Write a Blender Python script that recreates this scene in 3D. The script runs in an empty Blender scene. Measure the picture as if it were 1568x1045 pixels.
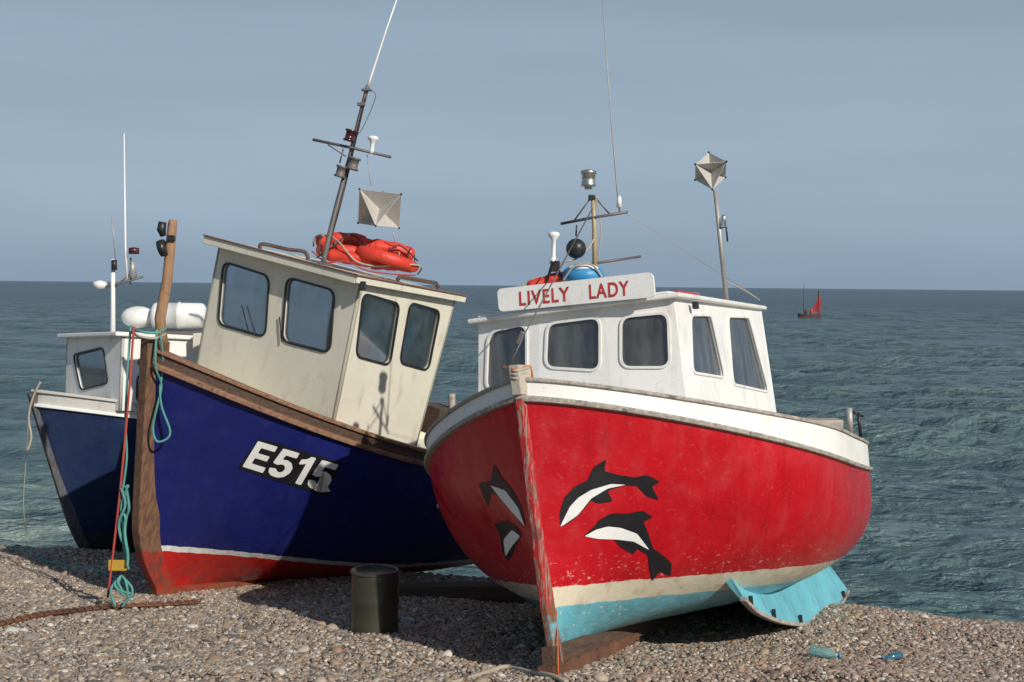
import bpy,bmesh,math,random
import numpy as np
from mathutils import Vector,Matrix,Euler
from mathutils.bvhtree import BVHTree
random.seed(5);rng=np.random.default_rng(5)
F=1900.;CX=784.;CY=522.5
CAM=Matrix.Translation((0,0,2.4))@Matrix.Rotation(math.pi/2-math.atan(85/F),4,'X')@Matrix.Rotation(math.radians(.548),4,'Z')
CI=CAM.inverted()
def ray(px,py): return CAM.translation.copy(),(CAM.to_3x3()@Vector(((px-CX)/F,-(py-CY)/F,-1))).normalized()
def proj(P):
    q=CI@P; return (CX+F*q.x/-q.z,CY-F*q.y/-q.z)
def atY(px,py,Y):
    o,d=ray(px,py); return o+d*(Y/d.y)
sc=bpy.context.scene
sc.view_settings.view_transform='Standard'
cd=bpy.data.cameras.new('camera');co=bpy.data.objects.new('camera',cd);sc.collection.objects.link(co);co.matrix_world=CAM;cd.lens=F/1568*36;cd.clip_end=60000;cd.clip_start=.05;sc.camera=co
# ---------------------------------------------------------------- light
AZ=math.radians(38);EL=math.radians(31)
sl=bpy.data.lights.new('sun','SUN');sl.energy=4.2;sl.angle=math.radians(.55);sl.color=(1,.94,.85)
so=bpy.data.objects.new('sun',sl);sc.collection.objects.link(so)
sd=Vector((math.sin(AZ)*math.cos(EL),-math.cos(AZ)*math.cos(EL),math.sin(EL)));so.rotation_euler=sd.to_track_quat('Z','Y').to_euler()
w=bpy.data.worlds.new("World");sc.world=w;w.use_nodes=True
nt=w.node_tree;bg=nt.nodes['Background'];bg.inputs[1].default_value=.1
sky=nt.nodes.new('ShaderNodeTexSky');sky.sky_type='NISHITA';sky.sun_disc=False;sky.sun_elevation=EL;sky.sun_rotation=math.radians(142);sky.dust_density=2
tc=nt.nodes.new('ShaderNodeTexCoord');sp_=nt.nodes.new('ShaderNodeSeparateXYZ');nt.links.new(tc.outputs['Generated'],sp_.inputs[0])
rp=nt.nodes.new('ShaderNodeValToRGB');nt.links.new(sp_.outputs[2],rp.inputs[0])
cr=rp.color_ramp
cr.elements[0].position=0;cr.elements[0].color=(2.7,3.7,4.9,1)
cr.elements[1].position=1;cr.elements[1].color=(1.0,1.5,2.5,1)
for p,c in((.04,(2.9,3.9,5.1)),(.11,(3.35,4.35,5.4)),(.22,(2.85,3.75,4.65)),(.45,(1.6,2.25,3.3))):
    e=cr.elements.new(p);e.color=(*c,1)
mp=nt.nodes.new('ShaderNodeMapping');mp.inputs['Scale'].default_value=(1.2,1.2,9);nt.links.new(tc.outputs['Generated'],mp.inputs[0])
nz=nt.nodes.new('ShaderNodeTexNoise');nz.inputs['Scale'].default_value=1.6;nz.inputs['Detail'].default_value=4;nt.links.new(mp.outputs[0],nz.inputs[0])
mr=nt.nodes.new('ShaderNodeMapRange');mr.inputs[1].default_value=.3;mr.inputs[2].default_value=.7;mr.inputs[3].default_value=.92;mr.inputs[4].default_value=1.08;nt.links.new(nz.outputs[0],mr.inputs[0])
mu=nt.nodes.new('ShaderNodeVectorMath');mu.operation='SCALE';nt.links.new(rp.outputs[0],mu.inputs[0]);nt.links.new(mr.outputs[0],mu.inputs['Scale'])
mx=nt.nodes.new('ShaderNodeMix');mx.data_type='RGBA';mx.inputs[0].default_value=.9
nt.links.new(sky.outputs[0],mx.inputs[6]);nt.links.new(mu.outputs[0],mx.inputs[7]);nt.links.new(mx.outputs[2],bg.inputs[0])
# ---------------------------------------------------------------- materials
class NB:
    def __init__(s,name):
        s.m=bpy.data.materials.new(name);s.m.use_nodes=True;s.t=s.m.node_tree;s.b=s.t.nodes['Principled BSDF'];s.out=s.t.nodes['Material Output']
        s.tc=s.t.nodes.new('ShaderNodeTexCoord')
    def n(s,k): return s.t.nodes.new(k)
    def l(s,a,b): s.t.links.new(a,b)
    def noise(s,scale,detail=4,vec=None,stretch=None,rough=.55):
        x=s.n('ShaderNodeTexNoise');x.inputs['Scale'].default_value=scale;x.inputs['Detail'].default_value=detail;x.inputs['Roughness'].default_value=rough
        v=vec or s.tc.outputs['Object']
        if stretch:
            mp=s.n('ShaderNodeMapping');mp.inputs['Scale'].default_value=stretch;s.l(v,mp.inputs[0]);v=mp.outputs[0]
        s.l(v,x.inputs[0]);return x.outputs[0]
    def rng(s,v,a,b,c,d):
        x=s.n('ShaderNodeMapRange');x.inputs[1].default_value=a;x.inputs[2].default_value=b;x.inputs[3].default_value=c;x.inputs[4].default_value=d;s.l(v,x.inputs[0]);return x.outputs[0]
    def math(s,op,a,b=None):
        x=s.n('ShaderNodeMath');x.operation=op
        for i,v in enumerate((a,b)):
            if v is None: continue
            if isinstance(v,(int,float)): x.inputs[i].default_value=v
            else: s.l(v,x.inputs[i])
        return x.outputs[0]
    def mix(s,f,a,b,mode='MIX'):
        x=s.n('ShaderNodeMix');x.data_type='RGBA';x.blend_type=mode
        for i,v in((0,f),(6,a),(7,b)):
            if isinstance(v,(int,float)): x.inputs[i].default_value=v
            elif isinstance(v,tuple): x.inputs[i].default_value=(*v,1)
            else: s.l(v,x.inputs[i])
        return x.outputs[2]
    def bump(s,h,dist,strength=.5):
        x=s.n('ShaderNodeBump');x.inputs['Distance'].default_value=dist;x.inputs['Strength'].default_value=strength;s.l(h,x.inputs['Height']);s.l(x.outputs[0],s.b.inputs['Normal'])
def paint(name,col,rough=.45,var=.15,dirt=.35,dcol=(.12,.1,.08),bump=.004,metal=0,dlo=.56,bs=14):
    b=NB(name)
    v=b.rng(b.noise(2.3,5),.3,.7,1-var,1+var)
    c=b.mix(1.0,(col[0],col[1],col[2]),(1,1,1),'MULTIPLY')
    x=b.n('ShaderNodeVectorMath');x.operation='SCALE';b.l(c,x.inputs[0]);b.l(v,x.inputs['Scale'])
    c=x.outputs[0]
    d=b.rng(b.noise(9,7,stretch=(1,1,.35)),dlo,.75,0,dirt)
    c=b.mix(d,c,dcol)
    d2=b.rng(b.noise(55,3),.62,.7,0,dirt*.8);c=b.mix(d2,c,dcol)
    b.l(c,b.b.inputs['Base Color'])
    b.l(b.rng(b.noise(6,4),.3,.7,rough-.08,rough+.12),b.b.inputs['Roughness'])
    b.b.inputs['Metallic'].default_value=metal
    if bump: b.bump(b.noise(bs,6),bump,.6)
    return b.m
def wood(name,c1,c2,stretch=(1,12,12)):
    b=NB(name);n=b.noise(4,7,stretch=stretch,rough=.7)
    c=b.mix(b.rng(n,.35,.65,0,1),c1,c2);c=b.mix(b.rng(b.noise(14,5),.58,.68,0,.7),c,(.05,.035,.025))
    b.l(c,b.b.inputs['Base Color']);b.b.inputs['Roughness'].default_value=.75;b.bump(n,.006,.8);return b.m
def bandhull(name,cols,thr,slope,rough=.3,scuff=(.6,.55,.5),scuffamt=.5,variation=.1,dirtcol=(.03,.02,.02),fade=.05):
    b=NB(name);s=b.n('ShaderNodeSeparateXYZ');b.l(b.tc.outputs['Object'],s.inputs[0])
    z=b.math('SUBTRACT',s.outputs[2],b.math('MULTIPLY',s.outputs[0],slope))
    z=b.math('ADD',z,b.rng(b.noise(9,3),.3,.7,-.006,.006))
    c=cols[0]
    for t,cc in zip(thr,cols[1:]):
        c=b.mix(b.rng(z,t-.002,t+.002,0,1),c,cc)
    v=b.rng(b.noise(1.6,6),.3,.7,1-variation,1+variation)
    x=b.n('ShaderNodeVectorMath');x.operation='SCALE';b.l(c,x.inputs[0]);b.l(v,x.inputs['Scale']);c=x.outputs[0]
    c=b.mix(b.rng(b.noise(7,6,stretch=(1,1,.3)),.5,.8,0,fade),c,scuff)
    c=b.mix(b.rng(b.noise(5,7,stretch=(2.5,2.5,.4)),.54,.8,0,.4),c,dirtcol)
    c=b.mix(b.math('MULTIPLY',b.rng(z,thr[0]-.35,thr[0],1,0),b.rng(b.noise(8,6),.42,.62,0,.55)),c,(.07,.06,.045))
    low=b.rng(z,thr[-1]-.1,thr[-1]+.22,1,.06)
    ch=b.math('MULTIPLY',b.rng(b.noise(26,6,stretch=(1,1,1.6),rough=.65),.6,.65,0,scuffamt),low)
    c=b.mix(ch,c,scuff)
    c=b.mix(b.rng(b.noise(30,6,stretch=(.25,.25,2.5)),.73,.75,0,.4),c,scuff)
    c=b.mix(b.rng(b.noise(70,2),.76,.78,0,.35),c,scuff)
    b.l(c,b.b.inputs['Base Color']);b.l(b.rng(b.noise(5,5),.3,.7,rough-.08,rough+.2),b.b.inputs['Roughness'])
    h=b.math('ADD',b.math('MULTIPLY',b.noise(2.2,2),8.0),b.noise(18,5))
    b.bump(h,.006,.6);return b.m
M_white=paint('white_paint',(.8,.79,.75),.42,.05,.4,(.38,.32,.24),.003)
M_whiteroof=paint('white_roof_paint',(.74,.73,.69),.5,.06,.5,(.3,.26,.2),.003)
M_cream=paint('cream_paint',(.7,.66,.54),.42,.05,.4,(.35,.28,.18),.003)
M_creamw=paint('cream_trim',(.66,.62,.5),.5,.08,.5,(.3,.24,.17),.003)
M_in=paint('cabin_interior',(.42,.4,.37),.6,.1,.3)
M_wood=wood('weathered_brown_wood',(.32,.17,.095),(.15,.08,.05))
M_woodd=wood('dark_wood',(.12,.07,.045),(.05,.03,.022))
M_post=wood('samson_post_wood',(.4,.24,.13),(.25,.14,.075),(14,14,1))
M_rub=wood('weathered_rubbing_strake',(.46,.42,.36),(.22,.19,.16))
M_rust=paint('rusty_iron',(.13,.055,.03),.85,.4,.8,(.035,.022,.016),.02,bs=30)
M_blk=paint('black_plastic',(.018,.018,.02),.4,.1,.2,(.08,.08,.08),.001)
M_steel=paint('stainless_steel',(.55,.54,.52),.3,.1,.3,(.2,.15,.1),.0,metal=.9)
M_galv=paint('galvanised_pole',(.38,.36,.33),.5,.15,.5,(.16,.1,.06),.001,metal=.3)
M_mast=paint('mast_dark_metal',(.13,.12,.115),.5,.25,.6,(.2,.08,.04),.002,metal=.2)
M_gold=paint('varnished_pole',(.42,.33,.17),.45,.15,.4,(.12,.08,.05),.001)
M_refl=paint('reflector_panels',(.45,.43,.39),.5,.12,.6,(.2,.15,.1),.002)
M_orange=paint('orange_red_vinyl',(.6,.042,.02),.5,.3,.6,(.15,.02,.015),.014,bs=22)
M_redpad=paint('red_cover',(.5,.03,.04),.5,.1,.25)
M_teal=paint('teal_rope',(.09,.3,.26),.85,.25,.5,(.04,.13,.11),.004,bs=90)
M_orope=paint('orange_rope',(.6,.13,.04),.8,.25,.3,(.2,.06,.03),.004,bs=90)
M_rope=paint('natural_rope',(.4,.35,.27),.85,.2,.3,(.15,.12,.09),.004,bs=90)
M_redrope=paint('red_line',(.4,.05,.04),.8,.2,.3)
M_drum=paint('rubber_drum',(.045,.042,.03),.35,.25,.4,(.1,.08,.05),.004)
M_bluefend=paint('blue_fender',(.03,.25,.5),.35,.1,.3,(.5,.5,.5))
M_cyan=paint('turquoise_antifoul',(.13,.42,.5),.65,.15,.7,(.1,.14,.13),.008)
M_wplast=paint('white_plastic',(.78,.78,.75),.35,.04,.15,(.4,.36,.3),.0)
M_canister=paint('liferaft_white',(.74,.74,.71),.4,.05,.3,(.35,.3,.25),.002)
M_dolb=paint('black_dolphin_paint',(.012,.012,.015),.4,.1,.12,(.2,.03,.03),.002)
M_dolw=paint('white_dolphin_paint',(.78,.78,.76),.45,.05,.3,(.4,.25,.22),.002)
M_letr=paint('red_letter_paint',(.45,.03,.03),.5,.15,.25,(.7,.6,.55),.0)
def glassmat(name,tint,refl,df_=.28):
    b=NB(name);b.t.nodes.remove(b.b)
    tr=b.n('ShaderNodeBsdfTransparent');tr.inputs[0].default_value=(*tint,1)
    gl=b.n('ShaderNodeBsdfGlossy');gl.inputs['Roughness'].default_value=.04;gl.inputs[0].default_value=(.9,.95,1,1)
    df=b.n('ShaderNodeBsdfDiffuse');df.inputs[0].default_value=(.3,.31,.3,1)
    lw=b.n('ShaderNodeLayerWeight');lw.inputs[0].default_value=.35
    m1=b.n('ShaderNodeMixShader');b.l(b.math('ADD',b.math('MULTIPLY',lw.outputs[0],.5),refl),m1.inputs[0]);b.l(tr.outputs[0],m1.inputs[1]);b.l(gl.outputs[0],m1.inputs[2])
    m2=b.n('ShaderNodeMixShader');b.l(b.rng(b.noise(4,6,stretch=(2,2,.6)),.35,.75,.02,df_),m2.inputs[0]);b.l(m1.outputs[0],m2.inputs[1]);b.l(df.outputs[0],m2.inputs[2])
    b.l(m2.outputs[0],b.out.inputs[0]);return b.m
M_glass=glassmat('cabin_glass',(.75,.8,.82),.12,.15)
M_glassd=glassmat('smoked_glass',(.62,.62,.64),.05,.3)
# ---------------------------------------------------------------- mesh helpers
ZI=Matrix.Identity(4)
class Boat:
    def __init__(s,name,M):
        s.M=M;s.MI=M.inverted();s.e=bpy.data.objects.new(name,None);sc.collection.objects.link(s.e);s.e.matrix_world=M
        s.e.empty_display_size=.3
def loc(b,px,py,ax,val):
    o,d=ray(px,py);o=b.MI@o;d=b.MI.to_3x3()@d
    return o+d*((val-o[ax])/d[ax])
def addobj(name,me,mat_,par=None,world=False,smooth=False):
    o=bpy.data.objects.new(name,me);sc.collection.objects.link(o)
    if mat_ is not None:
        me.materials.clear();me.materials.append(mat_)
    if par is not None:
        if isinstance(par,Boat):
            o.parent=par.e
            if world:o.matrix_parent_inverse=par.MI
        else: o.parent=par
    if smooth:
        for p in me.polygons:p.use_smooth=True
    return o
def mk(name,V,Fc,m,par=None,world=False,smooth=False,recalc=False):
    me=bpy.data.meshes.new(name);me.from_pydata([tuple(v) for v in V],[],Fc)
    if recalc:
        bm=bmesh.new();bm.from_mesh(me);bmesh.ops.recalc_face_normals(bm,faces=bm.faces);bm.to_mesh(me);bm.free()
    return addobj(name,me,m,par,world,smooth)
def bevel(o,wd,seg=2):
    md=o.modifiers.new('b','BEVEL');md.width=wd;md.segments=seg;md.limit_method='ANGLE';return o
def tube(name,pts,r,m,par=None,world=True,seg=10,cap=True):
    pts=[Vector(p) for p in pts];n=len(pts)
    rr=r if isinstance(r,(list,tuple)) else [r]*n
    V=[];Fc=[];ref=None
    for i,p in enumerate(pts):
        t=(pts[min(i+1,n-1)]-pts[max(i-1,0)]).normalized()
        if ref is None: ref=Vector((0,0,1)) if abs(t.z)<.9 else Vector((1,0,0))
        a=(ref-t*ref.dot(t)).normalized();ref=a;b=t.cross(a)
        for k in range(seg):
            an=2*math.pi*k/seg;V.append(p+(a*math.cos(an)+b*math.sin(an))*rr[min(i,len(rr)-1)])
    for i in range(n-1):
        for k in range(seg):
            Fc.append((i*seg+k,i*seg+(k+1)%seg,(i+1)*seg+(k+1)%seg,(i+1)*seg+k))
    if cap: Fc.append(tuple(range(seg)));Fc.append(tuple((n-1)*seg+k for k in range(seg)))
    o=mk(name,V,Fc,m,par,world,False,True)
    for p in o.data.polygons:
        if len(p.vertices)==4:p.use_smooth=True
    return o
def smoothpts(pts,k=6):
    pts=[Vector(p) for p in pts];out=[]
    for i in range(len(pts)-1):
        p0=pts[max(i-1,0)];p1=pts[i];p2=pts[i+1];p3=pts[min(i+2,len(pts)-1)]
        for j in range(k):
            t=j/k;out.append(.5*((2*p1)+(p2-p0)*t+(2*p0-5*p1+4*p2-p3)*t*t+(3*p1-p0-3*p2+p3)*t**3))
    out.append(pts[-1]);return out
def sausage(name,pts,r,m,par):
    P=smoothpts(pts,8);n=len(P);rr=[]
    L=[0]
    for i in range(1,n): L.append(L[-1]+(P[i]-P[i-1]).length)
    for i in range(n):
        e=min(L[i],L[-1]-L[i]);q=min(1,e/r+.12);rr.append(r*math.sqrt(max(.02,1-(1-q)**2))*(1+.07*math.sin(L[i]*38)+.05*math.sin(L[i]*83)))
    return tube(name,P,rr,m,par,True,16)
def lathe(name,prof,M,m,par=None,world=True,seg=20):
    V=[];Fc=[];n=len(prof)
    for r,z in prof:
        for k in range(seg):
            a=2*math.pi*k/seg;V.append(M@Vector((r*math.cos(a),r*math.sin(a),z)))
    for i in range(n-1):
        for k in range(seg): Fc.append((i*seg+k,i*seg+(k+1)%seg,(i+1)*seg+(k+1)%seg,(i+1)*seg+k))
    Fc.append(tuple(range(seg)));Fc.append(tuple((n-1)*seg+k for k in range(seg)))
    o=mk(name,V,Fc,m,par,world,False,True)
    for p in o.data.polygons:
        if len(p.vertices)==4:p.use_smooth=True
    return o
def box(name,M,size,m,par=None,world=True,bev=.006):
    V=[M@Vector((x*size[0]/2,y*size[1]/2,z*size[2]/2)) for x in(-1,1) for y in(-1,1) for z in(-1,1)]
    Fc=[(0,1,3,2),(4,6,7,5),(0,4,5,1),(2,3,7,6),(0,2,6,4),(1,5,7,3)]
    o=mk(name,V,Fc,m,par,world,False,True)
    if bev:bevel(o,bev)
    return o
def sphere(name,c,r,m,par=None,world=True,sc3=(1,1,1)):
    bm=bmesh.new();bmesh.ops.create_icosphere(bm,subdivisions=3,radius=1)
    for v in bm.verts: v.co=Vector((v.co.x*r*sc3[0],v.co.y*r*sc3[1],v.co.z*r*sc3[2]))+Vector(c)
    me=bpy.data.meshes.new(name);bm.to_mesh(me);bm.free();return addobj(name,me,m,par,world,True)
def torus(name,M,R,r,m,par=None,world=True,seg=36,cs=12):
    V=[];Fc=[]
    for i in range(seg):
        a=2*math.pi*i/seg
        for j in range(cs):
            b=2*math.pi*j/cs;V.append(M@Vector(((R+r*math.cos(b))*math.cos(a),(R+r*math.cos(b))*math.sin(a),r*math.sin(b))))
    for i in range(seg):
        for j in range(cs): Fc.append((i*cs+j,((i+1)%seg)*cs+j,((i+1)%seg)*cs+(j+1)%cs,i*cs+(j+1)%cs))
    return mk(name,V,Fc,m,par,world,True,True)
def fill2d(loops,th=0.):
    cu=bpy.data.curves.new('tmp','CURVE');cu.dimensions='2D';cu.fill_mode='BOTH' ;cu.extrude=th/2
    for L in loops:
        s=cu.splines.new('POLY');s.points.add(len(L)-1);s.use_cyclic_u=True
        for i,(x,y) in enumerate(L): s.points[i].co=(x,y,0,1)
    o=bpy.data.objects.new('tmp',cu);sc.collection.objects.link(o)
    d=bpy.context.evaluated_depsgraph_get();me=bpy.data.meshes.new_from_object(o.evaluated_get(d))
    bpy.data.objects.remove(o);return me
def text2d(s,offset=0.,spacing=1.):
    cu=bpy.data.curves.new('tmp','FONT');cu.body=s;cu.offset=offset;cu.space_character=spacing;cu.resolution_u=4
    o=bpy.data.objects.new('tmp',cu);sc.collection.objects.link(o)
    d=bpy.context.evaluated_depsgraph_get();me=bpy.data.meshes.new_from_object(o.evaluated_get(d))
    bpy.data.objects.remove(o);return me
def rounded(poly,r,k=5):
    n=len(poly);out=[]
    for i in range(n):
        p=Vector(poly[i]);a=Vector(poly[i-1]);b=Vector(poly[(i+1)%n])
        da=(a-p);db=(b-p);rr=min(r,da.length*.45,db.length*.45)
        s=p+da.normalized()*rr;e=p+db.normalized()*rr
        for j in range(k+1):
            t=j/k;out.append(tuple((s*(1-t)**2+p*2*t*(1-t)+e*t*t)))
    return out
def offset(poly,d):
    n=len(poly);A=sum(poly[i-1][0]*poly[i][1]-poly[i][0]*poly[i-1][1] for i in range(n));sg=1 if A>0 else -1
    out=[]
    for i in range(n):
        a=Vector(poly[i-1]);b=Vector(poly[(i+1)%n]);t=(b-a).normalized();out.append((poly[i][0]+t.y*d*sg,poly[i][1]-t.x*d*sg))
    return out
def wall(b,name,P0,P1,T1,T0,wins,m,ring,glass,mirror=False,th=.03,rad=.07,ringw=.014,local_wins=None):
    X=(P1-P0).normalized();mid=((T0+T1)-(P0+P1))*.5;N=X.cross(mid).normalized();Y=N.cross(X)
    W=Matrix((( X.x,Y.x,N.x,P0.x),(X.y,Y.y,N.y,P0.y),(X.z,Y.z,N.z,P0.z),(0,0,0,1)));WI=W.inverted()
    outl=[(WI@q).to_2d() for q in(P0,P1,T1,T0)];outl=[tuple(q) for q in outl]
    loops=[]
    for wq in wins:
        L=[]
        for px,py in wq:
            o,d=ray(px,py);o=WI@(b.MI@o);d=WI.to_3x3()@(b.MI.to_3x3()@d);q=o+d*(-o.z/d.z);L.append((q.x,q.y))
        loops.append(rounded(L,rad))
    for L in (local_wins or []): loops.append(rounded(L,rad))
    for mir in ([0,1] if mirror else [0]):
        K=Matrix.Diagonal((1,-1,1,1)) if mir else ZI
        def put(nm,me,z,mm):
            me.transform(K@W@Matrix.Translation((0,0,z)))
            bm=bmesh.new();bm.from_mesh(me);bmesh.ops.remove_doubles(bm,verts=bm.verts,dist=1e-5);bmesh.ops.recalc_face_normals(bm,faces=bm.faces);bm.to_mesh(me);bm.free()
            return addobj(nm,me,mm,b)
        put(name,fill2d([outl]+loops,th),-th/2,m)
        for i,L in enumerate(loops):
            put(name+'_window_rubber',fill2d([offset(L,ringw),offset(L,-.004)],.014),.004,ring)
            put(name+'_glass',fill2d([offset(L,.006)],.004),-.018,glass)
# ---------------------------------------------------------------- hulls
class H: pass
def sstep(q): q=max(0,min(1,q));return q*q*(3-2*q)
def mkhull(L,B,tm,rake,cut,s0,s1,sp,stern=.82,kz=.12,p=2.0,bp=1.8,m0=1.05,m1=2.6,ex0=1.0,ex1=2.0):
    h=H();h.L=L;h.kz=kz
    def b(t):
        if t<tm: return B*max(0,1-(1-t/tm)**p)**(1/bp)
        return B*(1-(1-stern)*((t-tm)/(1-tm))**2)
    h.b=b;h.sheer=lambda t:s1+(s0-s1)*(1-t)**sp
    def S(t,s,side=1):
        wz=kz+(h.sheer(t)-kz)*s
        f0=rake*s-cut*max(0,1-s*3)**2
        q=sstep(t/.5);m=m0+(m1-m0)*q;n=ex0+(ex1-ex0)*q
        Fv=max(0,1-max(0,1-s)**m)**(1/n)
        return Vector((f0*(1-t)-L*t,side*b(t)*Fv,wz))
    h.S=S;return h
def build_hull(bt,h,m):
    nt_,ns=64,30
    V=[];Fc=[]
    for side in(1,-1):
        o=len(V)
        V+=[h.S((i/nt_)**1.6,(j/ns)**1.3,side) for i in range(nt_+1) for j in range(ns+1)]
        for i in range(nt_):
            for j in range(ns):
                q=(o+i*(ns+1)+j,o+(i+1)*(ns+1)+j,o+(i+1)*(ns+1)+j+1,o+i*(ns+1)+j+1)
                Fc.append(q if side==-1 else q[::-1])
    o2=(nt_+1)*(ns+1)
    tr=[nt_*(ns+1)+j for j in range(ns+1)]+[o2+nt_*(ns+1)+j for j in range(ns,-1,-1)]
    Fc.append(tuple(tr))
    bt.h=h;bt.hull=mk('hull',V,Fc,m,bt,False,True)
    bt.bvh=BVHTree.FromPolygons([tuple(v) for v in V],Fc)
def hit(bt,px,py):
    o,d=ray(px,py);o=bt.MI@o;d=(bt.MI.to_3x3()@d).normalized()
    r=bt.bvh.ray_cast(o,d)
    if r[0] is None: return None
    n=r[1]
    if n.dot(d)>0:n=-n
    return r[0],n
def fitline(bt,p,q):
    a=hit(bt,*p);c=hit(bt,*q)
    if a is None: return .5,0
    if c is None: return a[0].z,0
    s=(c[0].z-a[0].z)/(c[0].x-a[0].x);return a[0].z-s*a[0].x,s
def sweep(bt,name,pts,side,prof,m):
    n=len(pts);k=len(prof);V=[];Fc=[]
    for i,p in enumerate(pts):
        T=(pts[min(i+1,n-1)]-pts[max(i-1,0)]);T.z=0;T.normalize();O=T.cross(Vector((0,0,1)))*side
        for a,z in prof: V.append(p+O*a+Vector((0,0,z)))
    for i in range(n-1):
        for j in range(k): Fc.append((i*k+j,i*k+(j+1)%k,(i+1)*k+(j+1)%k,(i+1)*k+j))
    Fc.append(tuple(range(k)));Fc.append(tuple((n-1)*k+j for j in range(k)))
    return bevel(mk(name,V,Fc,m,bt,False,False,True),.006)
TS=[(i/50)**1.5 for i in range(51)]
def path(h,side,dz=None,out=0,ts=TS):
    P=[]
    for t in ts:
        p=h.S(t,1,side);p=p+Vector((0,side*out,0))
        if dz:p.z+=dz(t)
        P.append(p)
    return P
def below(h,side,d,inset):
    P=[]
    for t in TS:
        s=(h.sheer(t)-d-h.kz)/(h.sheer(t)-h.kz);p=h.S(t,s,side);p.y=side*max(0,abs(p.y)-inset);P.append(p)
    return P
def stem(bt,name,h,wtop,m,wd=.045,fw=.05,bk=.1,w0=0):
    V=[];Fc=[]
    s0=h.sheer(0);n=18
    for i in range(n+1):
        wz=w0+(wtop-w0)*i/n;s=(wz-h.kz)/(s0-h.kz)
        rk=h.S(0,max(0,s)).x
        for df,dp in((fw,-wd*.7),(fw,wd*.7),(-bk,wd*1.3),(-bk,-wd*1.3)): V.append(Vector((rk+df,dp,wz)))
    for i in range(n):
        for j in range(4): Fc.append((i*4+j,i*4+(j+1)%4,(i+1)*4+(j+1)%4,(i+1)*4+j))
    Fc+=[(0,1,2,3),tuple(n*4+j for j in range(4))]
    return bevel(mk(name,V,Fc,m,bt,False,False,True),.008)
def strip(bt,name,A,B,m):
    n=len(A);V=list(A)+list(B);return mk(name,V,[(i,i+1,n+i+1,n+i) for i in range(n-1)],m,bt,False,True)
def decal(bt,name,me2d,fmap,m,lift=.004,step=9):
    bm=bmesh.new();bm.from_mesh(me2d)
    for v in bm.verts: x,y=fmap(v.co.x,v.co.y);v.co=Vector((x,y,0))
    bmesh.ops.remove_doubles(bm,verts=bm.verts,dist=.01)
    xs=[v.co.x for v in bm.verts];ys=[v.co.y for v in bm.verts]
    for ax,lo,hi in((0,min(xs),max(xs)),(1,min(ys),max(ys))):
        v=math.ceil(lo/step)*step
        while v<hi:
            no=Vector((1,0,0)) if ax==0 else Vector((0,1,0))
            bmesh.ops.bisect_plane(bm,geom=bm.verts[:]+bm.edges[:]+bm.faces[:],plane_co=no*v,plane_no=no);v+=step
    bad=[]
    for v in bm.verts:
        r=hit(bt,v.co.x,v.co.y)
        if r is None: bad.append(v);continue
        v.co=r[0]+r[1]*lift
    bmesh.ops.delete(bm,geom=bad,context='VERTS')
    bmesh.ops.recalc_face_normals(bm,faces=bm.faces)
    me=bpy.data.meshes.new(name);bm.to_mesh(me);bm.free();return addobj(name,me,m,bt,False,True)
def polydecal(bt,name,poly,m,lift,rnd=3):
    me=fill2d([rounded(poly,rnd,3)]);return decal(bt,name,me,lambda x,y:(x,y),m,lift)
def pose(pos,head,pitch,heel):
    r=math.radians
    return Matrix.Translation(pos)@Matrix.Rotation(r(270-head),4,'Z')@Matrix.Rotation(-r(pitch),4,'Y')@Matrix.Rotation(r(heel),4,'X')
def solve(fn,x0,it=25):
    x=np.array(x0,float)
    for _ in range(it):
        r=np.array(fn(x));J=np.zeros((len(r),len(x)))
        for i in range(len(x)):
            y=x.copy();y[i]+=1e-4;J[:,i]=(np.array(fn(y))-r)/1e-4
        dx=np.linalg.lstsq(J,-r,rcond=None)[0];x=x+np.clip(dx,-.3,.3)
    return [float(v) for v in x]
def P3(x,y,z): return Vector((x,y,z))
def slab(bt,name,plan,wf,z0,z1,m,bev=.012):
    n=len(plan);V=[P3(x,y,wf(x)+z0) for x,y in plan]+[P3(x,y,wf(x)+z1) for x,y in plan]
    Fc=[tuple(range(n)),tuple(range(n,2*n))]+[(i,(i+1)%n,n+(i+1)%n,n+i) for i in range(n)]
    return bevel(mk(name,V,Fc,m,bt,False,False,True),bev)
BOXF=[(0,1,3,2),(4,6,7,5),(0,4,5,1),(2,3,7,6),(0,2,6,4),(1,5,7,3)]
def stemmat(name,bands,thr,wear,wearamt,rustlow):
    b=NB(name);s=b.n('ShaderNodeSeparateXYZ');b.l(b.tc.outputs['Object'],s.inputs[0])
    z=b.math('ADD',s.outputs[2],b.rng(b.noise(12),.3,.7,-.02,.02));c=bands[0]
    for t,cc in zip(thr,bands[1:]): c=b.mix(b.rng(z,t-.004,t+.004,0,1),c,cc)
    n=b.noise(4,7,stretch=(14,14,1.5),rough=.7)
    c=b.mix(b.rng(n,.5,.56,0,wearamt),c,wear)
    c=b.mix(b.rng(b.noise(10,6,stretch=(2,2,1)),.5,.66,0,.75),c,(.09,.045,.03))
    c=b.mix(b.math('MULTIPLY',b.rng(b.noise(9,6),.4,.55,0,1),b.rng(z,rustlow-.1,rustlow+.25,1,0)),c,(.2,.075,.035))
    b.l(c,b.b.inputs['Base Color']);b.b.inputs['Roughness'].default_value=.68;b.bump(n,.008,.8);return b.m
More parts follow.
